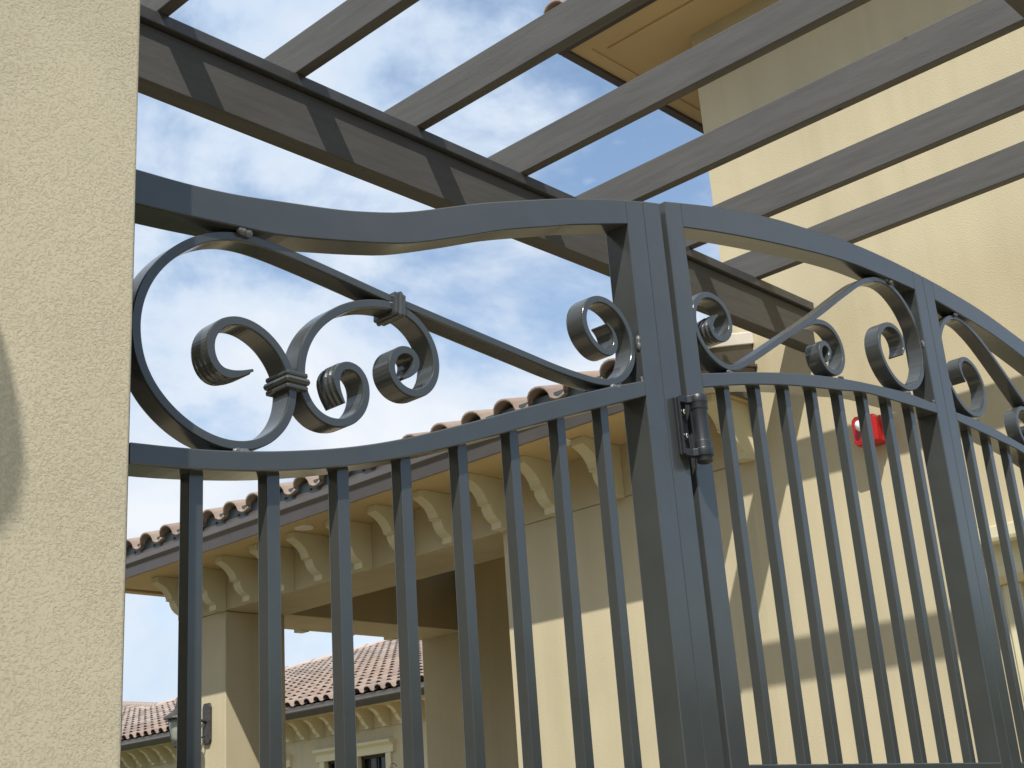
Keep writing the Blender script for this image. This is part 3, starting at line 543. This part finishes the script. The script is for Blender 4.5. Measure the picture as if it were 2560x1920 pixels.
# ---------------------------------------------------------------- lanterns
def lantern(name, label, x, y, z, wallx, s=1.0, side=-1, m_body=None):
    """z = brim height; wall on the +x side at wallx"""
    t = thing(name, label, 'wall lamp', (wallx, y, z - 0.2 * s))
    bm = BM(); prism(bm, [(y - 0.045 * s, z - 0.15 * s), (y - 0.03 * s, z - 0.175 * s), (y + 0.03 * s, z - 0.175 * s), (y + 0.045 * s, z - 0.15 * s), (y + 0.045 * s, z + 0.07 * s), (y + 0.03 * s, z + 0.10 * s), (y - 0.03 * s, z + 0.10 * s), (y - 0.045 * s, z + 0.07 * s)], 'x', wallx - 0.02 * s, wallx - 0.0008); obj('backplate', bm, m_iron, t, 0.003)
    bm = BM(); tube(bm, [(wallx - 0.02 * s, y, z - 0.03 * s), (wallx - 0.06 * s, y, z - 0.015 * s), (x + 0.09 * s, y, z)], 0.009 * s); obj('arm', bm, m_iron, t, smooth=True)
    pts = []
    for i in range(24):
        a = math.radians(-70 + 230 * i / 23); pts.append((x - 0.075 * s * math.cos(a) + 0.055 * s, y, z + 0.105 * s + 0.085 * s * math.sin(a)))
    bm = BM(); tube(bm, pts, 0.006 * s); obj('top_scroll', bm, m_iron, t, smooth=True)
    pts = [(wallx - 0.03 * s, y, z - 0.12 * s)] + [(wallx - 0.055 * s - 0.05 * s * math.sin(math.radians(9 * i)), y, z - 0.13 * s - 0.055 * s * (1 - math.cos(math.radians(9 * i)))) for i in range(11)]
    bm = BM(); tube(bm, pts, 0.006 * s); obj('lower_scroll', bm, m_iron, t, smooth=True)
    bm = BM(); lathe(bm, [(0.004, 0.13), (0.02, 0.12), (0.035, 0.06), (0.07, 0.03), (0.105, 0.005), (0.11, -0.008), (0.10, -0.012), (0.01, -0.012)], (x, y, z), 24)
    for v in bm.verts: v.co = Vector((x, y, z)) + (v.co - Vector((x, y, z))) * s
    obj('cap', bm, m_iron, t, smooth=False)
    bm = BM(); lathe(bm, [(0.072, -0.013), (0.068, -0.06), (0.055, -0.13), (0.038, -0.18)], (x, y, z), 24)
    for v in bm.verts: v.co = Vector((x, y, z)) + (v.co - Vector((x, y, z))) * s
    obj('glass', bm, m_lglass, t, smooth=True)
    bm = BM(); lathe(bm, [(0.044, -0.178), (0.044, -0.19), (0.02, -0.205), (0.008, -0.23), (0.001, -0.235)], (x, y, z), 16)
    for v in bm.verts: v.co = Vector((x, y, z)) + (v.co - Vector((x, y, z))) * s
    obj('finial', bm, m_iron, t)
    for k in range(4):
        a = math.pi / 4 + k * math.pi / 2; bm = BM()
        tube(bm, [(x + 0.076 * s * math.cos(a), y + 0.076 * s * math.sin(a), z - 0.012 * s), (x + 0.06 * s * math.cos(a), y + 0.06 * s * math.sin(a), z - 0.13 * s), (x + 0.042 * s * math.cos(a), y + 0.042 * s * math.sin(a), z - 0.18 * s)], 0.003 * s, 5); obj('cage_bar', bm, m_iron, t)
    return t
lantern('wall_lantern', 'dark iron lantern with seeded glass on the porch corner post, partly behind the first picket', 4.83, 7.385, 0.935, CU, 0.92)
lantern('wall_lantern', 'small iron lantern with curled top beside the far building window', 11.78, 13.25, 1.02, FX, 0.8)

# ---------------------------------------------------------------- fire strobe
st = thing('fire_alarm_strobe', 'red fire alarm strobe with clear lens on the cream wall behind the gate', 'fire alarm', (CU, 2.535, 1.48))
obj('back_box', bx(CU - 0.055, CU - 0.0008, 2.462, 2.600, 1.485, 1.632), m_red, st, 0.006, 3)
bm = BM(); prism(bm, [(2.466, 1.482), (2.590, 1.474), (2.608, 1.50), (2.606, 1.622), (2.584, 1.640), (2.474, 1.632), (2.460, 1.612)], 'x', CU - 0.100, CU - 0.0555); obj('face_plate', bm, m_red, st, 0.008, 3)
bm = BM(); bmesh.ops.create_uvsphere(bm, u_segments=20, v_segments=12, radius=1, matrix=Matrix.Translation((CU - 0.105, 2.556, 1.580)) @ Matrix.Diagonal((0.026, 0.022, 0.030, 1))); obj('lens', bm, m_lens, st, smooth=True)
bm = BM(); lathe(bm, [(0.014, 0), (0.014, 0.032), (0.010, 0.034)], (CU - 0.03, 2.430, 1.585), 14, axis=1); obj('side_plug', bm, m_red, st)
bm = BM()
for k in range(3): box(bm, CU - 0.1018, CU - 0.1002, 2.53, 2.585, 1.495 + 0.014 * k, 1.501 + 0.014 * k)
obj('horn_grille', bm, m_red, st)
st.location = Vector((CU, 2.535, 1.57 - 0.09 * 0.84 + H)); st.scale = (1, 0.78, 0.78)

# ---------------------------------------------------------------- pergola
perg = thing('pergola', 'grey stained wooden pergola with slanted rafters crossing above the gate', 'pergola', (2.6, 2.0, 0.65))
BV = 2.75
obj('beam', bx(0.1, CU - 0.002, BV, BV + 0.068, 2.003, 2.176), m_beam, perg, 0.004, 3, origin=(2.5, BV, 2.1))
obj('beam_cap', bx(0.1, CU - 0.002, BV - 0.020, BV + 0.088, 2.178, 2.217), m_cap, perg, 0.003, 2, origin=(2.5, BV, 2.2))
obj('beam', bx(3.02, CU - 0.002, 0.955, 1.022, 2.003, 2.176), m_beam, perg, 0.004, 3, origin=(2.5, 1, 2.1))
obj('beam_cap', bx(3.02, CU - 0.002, 0.935, 1.042, 2.178, 2.217), m_cap, perg, 0.003, 2, origin=(2.5, 1, 2.2))
for i, xr in enumerate((0.767, 1.254, 1.727, 2.197, 2.682, 3.172, 3.650, 4.142, 4.627)):
    y0 = 0.86 + random.uniform(-.01, .01)
    obj('rafter', bx(xr - 0.038, xr, y0, 2.93, 2.2185, 2.345), m_rafter, perg, 0.003, 2, origin=(xr, 1.9 + 0.37 * i, 2.28 + 0.11 * i))

# ---------------------------------------------------------------- stucco pillar
pil = thing('stucco_pillar', 'rough cream stucco pillar filling the left edge in front of the fence', 'pillar', (0.0, 1.35, -H))
obj('pillar_body', bx(-0.9, 0.6815, 1.135, 1.62, -H, 2.0), m_pillar, pil, 0.004, 3)
obj('pillar_cap', bx(-0.96, 0.74, 1.075, 1.68, 2.001, 2.12), m_trim, pil, 0.01, 3)
lamp = thing('wall_lantern', 'unseen round globe lamp added left of the view to cast the curved shadow on the pillar', 'wall lamp', (0.12, 1.135, 0.9))  # unseen lamp, added and placed to throw the curved shadow on the pillar
bm = BM(); lathe(bm, [(0.07, -0.001), (0.07, -0.02), (0.05, -0.035)], (0.0745, 1.135, 0.98), 20, axis=1); obj('backplate', bm, m_iron, lamp)
bm = BM(); tube(bm, [(0.0745, 1.115, 0.98), (0.0745, 0.98, 0.97), (0.0745, 0.90, 0.98), (0.0745, 0.885, 1.02)], 0.012); obj('arm', bm, m_iron, lamp, smooth=True)
bm = BM(); bmesh.ops.create_uvsphere(bm, u_segments=28, v_segments=18, radius=0.10, matrix=Matrix.Translation((0.0745, 0.885, 1.124))); obj('globe', bm, m_lglass, lamp, smooth=True)

# ---------------------------------------------------------------- fence panel left of the gate post
ZB = 0.099                        # top of the lock rail / lower rail
pan = thing('fence_panel', 'dark grey metal fence panel with large forged scrolls beside the stucco pillar', 'fence', (1.2, GV, -H))
gu, gl = fn(PANEL_TOP_UPPER), fn(PANEL_TOP_LOWER)
PS0, PS1 = 1.6896, 1.7391
obj('top_rail', rail(PANEL_TOP_UPPER, PANEL_TOP_LOWER, 0.694, PS0), m_paint, pan, 0.0018, 2)
obj('middle_rail', rail(PANEL_MID_UPPER, PANEL_MID_LOWER, 0.7445, PS0), m_paint, pan, 0.0018, 2)
obj('lower_rail', bx(0.7445, PS0, GV, GV + GD, ZB - 0.05, ZB), m_paint, pan, 0.0018, 2)
obj('bottom_rail', bx(0.7445, PS0, GV, GV + GD, -H + 0.08, -H + 0.13), m_paint, pan, 0.0018, 2)
bm = BM(); prism(bm, [(PS0, -H + 0.02), (PS1, -H + 0.02), (PS1, gu(PS1)), (PS0, gu(PS0))], 'y', GV, GV + GD); obj('end_stile', bm, m_paint, pan, 0.0018, 2)
bm = BM(); box(bm, 0.6935, 0.744, GV, GV + GD, -H + 0.02, gl(0.72) - 0.001); obj('end_stile', bm, m_paint, pan, 0.0018, 2)
gm = fn(PANEL_MID_LOWER)
px = [0.8300 + 0.10785 * i for i in range(8)]
pickets(pan, px, gm, ZB - 0.001)
for x in px:
    bm = BM(); box(bm, x, x + 0.01905, GV + 0.0159, GV + 0.035, -H + 0.129, ZB - 0.049); obj('lower_picket', bm, m_paint, pan, 0.0012, 1)
obj('long_scroll', flatbar(LONG_SCROLL, rib0=1, rib1=0, flare=0.001), m_paint, pan, 0.0007, 2)
obj('short_scroll', flatbar(SHORT_SCROLL, rib0=0, rib1=-1, flare=0.001), m_paint, pan, 0.0007, 2)
obj('collar', collar(0.9765, 0.5680, math.radians(0), 0.0285, 0.023), m_paint, pan, smooth=False, bevel=0.0006)
obj('collar', collar(1.1545, 0.7155, math.radians(86), 0.0285, 0.019), m_paint, pan, smooth=False, bevel=0.0006)
for a in ((0.8988, 0.7476), (0.8945, 0.4610), (1.6155, 0.6880)): obj('weld_bead', weld(*a, r=0.0085), m_weld, pan, smooth=True)
obj('weld_bead', weld(1.6885, 0.782, r=0.008, sx=0.7, sz=1.5), m_weld, pan, smooth=True)
obj('weld_bead', weld(1.6885, 0.7175, r=0.004, sx=1, sz=1), m_weld, pan, smooth=True)

post = thing('gate_post', 'slim dark grey metal gate post carrying a black hinge between fence panel and gate', 'gate post', (1.765, GV, -H))
bm = BM(); prism(bm, [(1.7396, -H), (1.7898, -H), (1.7898, gu(PS1) + 0.0125), (1.7396, gu(PS1) + 0.0005)], 'y', GV, GV + GD); obj('post_tube', bm, m_paint, post, 0.0018, 2)
hin = obj('gate_hinge', bx(1.7612, 1.7885, GV - 0.006, GV - 0.0004, 0.598, 0.700), m_hinge, post, 0.002, 3)
bm = BM(); box(bm, 1.7612, 1.7650, GV - 0.013, GV - 0.0062, 0.598, 0.700); obj('hinge_rib', bm, m_hinge, hin, 0.0015, 2)
HC = (1.8005, GV - 0.023)
for z0, z1 in ((0.6895, 0.7015), (0.5965, 0.6085)):
    bm = BM(); pts = [(1.7652, GV - 0.0065), (1.7652, GV - 0.013), (1.780, GV - 0.016), (HC[0] - 0.010, HC[1] - 0.0105)]
    for k in range(13):
        a = math.radians(225 + 15 * k + 0.0); pts.append((HC[0] + 0.0160 * math.cos(a), HC[1] + 0.0160 * math.sin(a)))
    pts.append((1.788, GV - 0.0065)); prism(bm, pts, 'z', z0, z1); obj('hinge_arm', bm, m_hinge, hin, 0.0012, 2)
bm = BM(); lathe(bm, [(r * 1.2, z) for r, z in [(0.0095, 0.5862), (0.0115, 0.588), (0.0115, 0.596), (0.0135, 0.5965), (0.0135, 0.609), (0.0130, 0.6095), (0.0130, 0.622), (0.0118, 0.6235), (0.0118, 0.677), (0.0130, 0.6785), (0.0130, 0.689), (0.0137, 0.6895), (0.0137, 0.7015), (0.0125, 0.7035), (0.004, 0.704)]], (HC[0], HC[1], 0), 28); o = obj('hinge_barrel', bm, m_hinge, hin, 0.0006, 2, smooth=True)
for z in (0.6735, 0.6315):
    bm = BM(); lathe(bm, [(0.0066, -0.006), (0.0066, -0.0070), (0.0052, -0.0072), (0.0052, -0.0120), (0.0040, -0.0130)], (1.7755, GV, z), 6, axis=1); obj('bolt', bm, m_bolt, hin)

# ---------------------------------------------------------------- gate leaves
def leaf(mirror, label, name='gate_leaf'):
    g = thing(name, label, 'gate', (MX(2.3) if mirror else 2.3, GV, -H), 'pair of arched gate leaves')
    lu, ll = fn(LEAF_TOP_UPPER), fn(LEAF_TOP_LOWER)
    F = (lambda x: MX(x)) if mirror else (lambda x: x)
    def bxm(a, b_, *r):
        x0, x1 = sorted((F(a), F(b_))); return bx(x0, x1, *r)
    S0, S1, S2, S3 = 1.8068, 1.8567, 2.7754, 2.8235
    for (a, b_) in ((S0, S1), (S2, S3)):
        n = 6; pts = [(F(a), -H + 0.06), (F(b_), -H + 0.06)] + [(F(b_ + (a - b_) * i / n), lu(b_ + (a - b_) * i / n)) for i in range(n + 1)]
        bm = BM(); prism(bm, pts, 'y', GV, GV + GD); obj('stile', bm, m_paint, g, 0.0018, 2)
    obj('top_rail', rail(LEAF_TOP_UPPER, LEAF_TOP_LOWER, S1, S2, mirror), m_paint, g, 0.0018, 2)
    obj('middle_rail', rail(LEAF_MID_UPPER, LEAF_MID_LOWER, S1, S2, mirror), m_paint, g, 0.0018, 2)
    obj('lock_rail', bxm(S1, S2, GV, GV + GD, ZB - 0.045, ZB + 0.006), m_paint, g, 0.0018, 2)
    obj('bottom_rail', bxm(S1, S2, GV, GV + GD, -H + 0.06, -H + 0.11), m_paint, g, 0.0018, 2)
    xs = [1.9447 + 0.10415 * i for i in range(8)]
    pickets(g, xs, fn(LEAF_MID_LOWER), ZB + 0.005, mirror)
    for x in xs:
        a = MX(x + 0.01905) if mirror else x
        bm = BM(); box(bm, a, a + 0.01905, GV + 0.0159, GV + 0.035, -H + 0.109, ZB - 0.044); obj('lower_picket', bm, m_paint, g, 0.0012, 1)
    obj('long_scroll', flatbar(LEAF_SCROLL, rib0=-1, mirror=mirror, flare=0.001), m_paint, g, 0.0007, 2)
    obj('short_scroll', flatbar([(2.226, 0.9370), (2.256, 0.9545)] + LEAF_CURL[1:], v0=GV + 0.0088, v1=GV + 0.0422, taper0=False, mirror=mirror), m_paint, g, 0.0007, 2)
    for a in ((1.9536, 0.7860, 1.6, 1.0), (2.6640, 1.1545, 1.6, 1.0), (2.6560, 0.8870, 1.6, 1.0), (2.7760, 1.0300, 0.7, 1.3), (2.3620, 0.8620, 1.5, 0.8), (2.774, 0.886, 1, 1)):
        obj('weld_bead', weld(a[0], a[1], r=0.0065, sx=a[2], sz=a[3], mirror=mirror), m_weld, g, smooth=True)
    return g
leaf(False, 'dark grey arched gate leaf hung right of the hinge post, seen whole with eight pickets')
leaf(True, 'second dark grey gate leaf cut off by the right edge, beyond the middle meeting stiles')
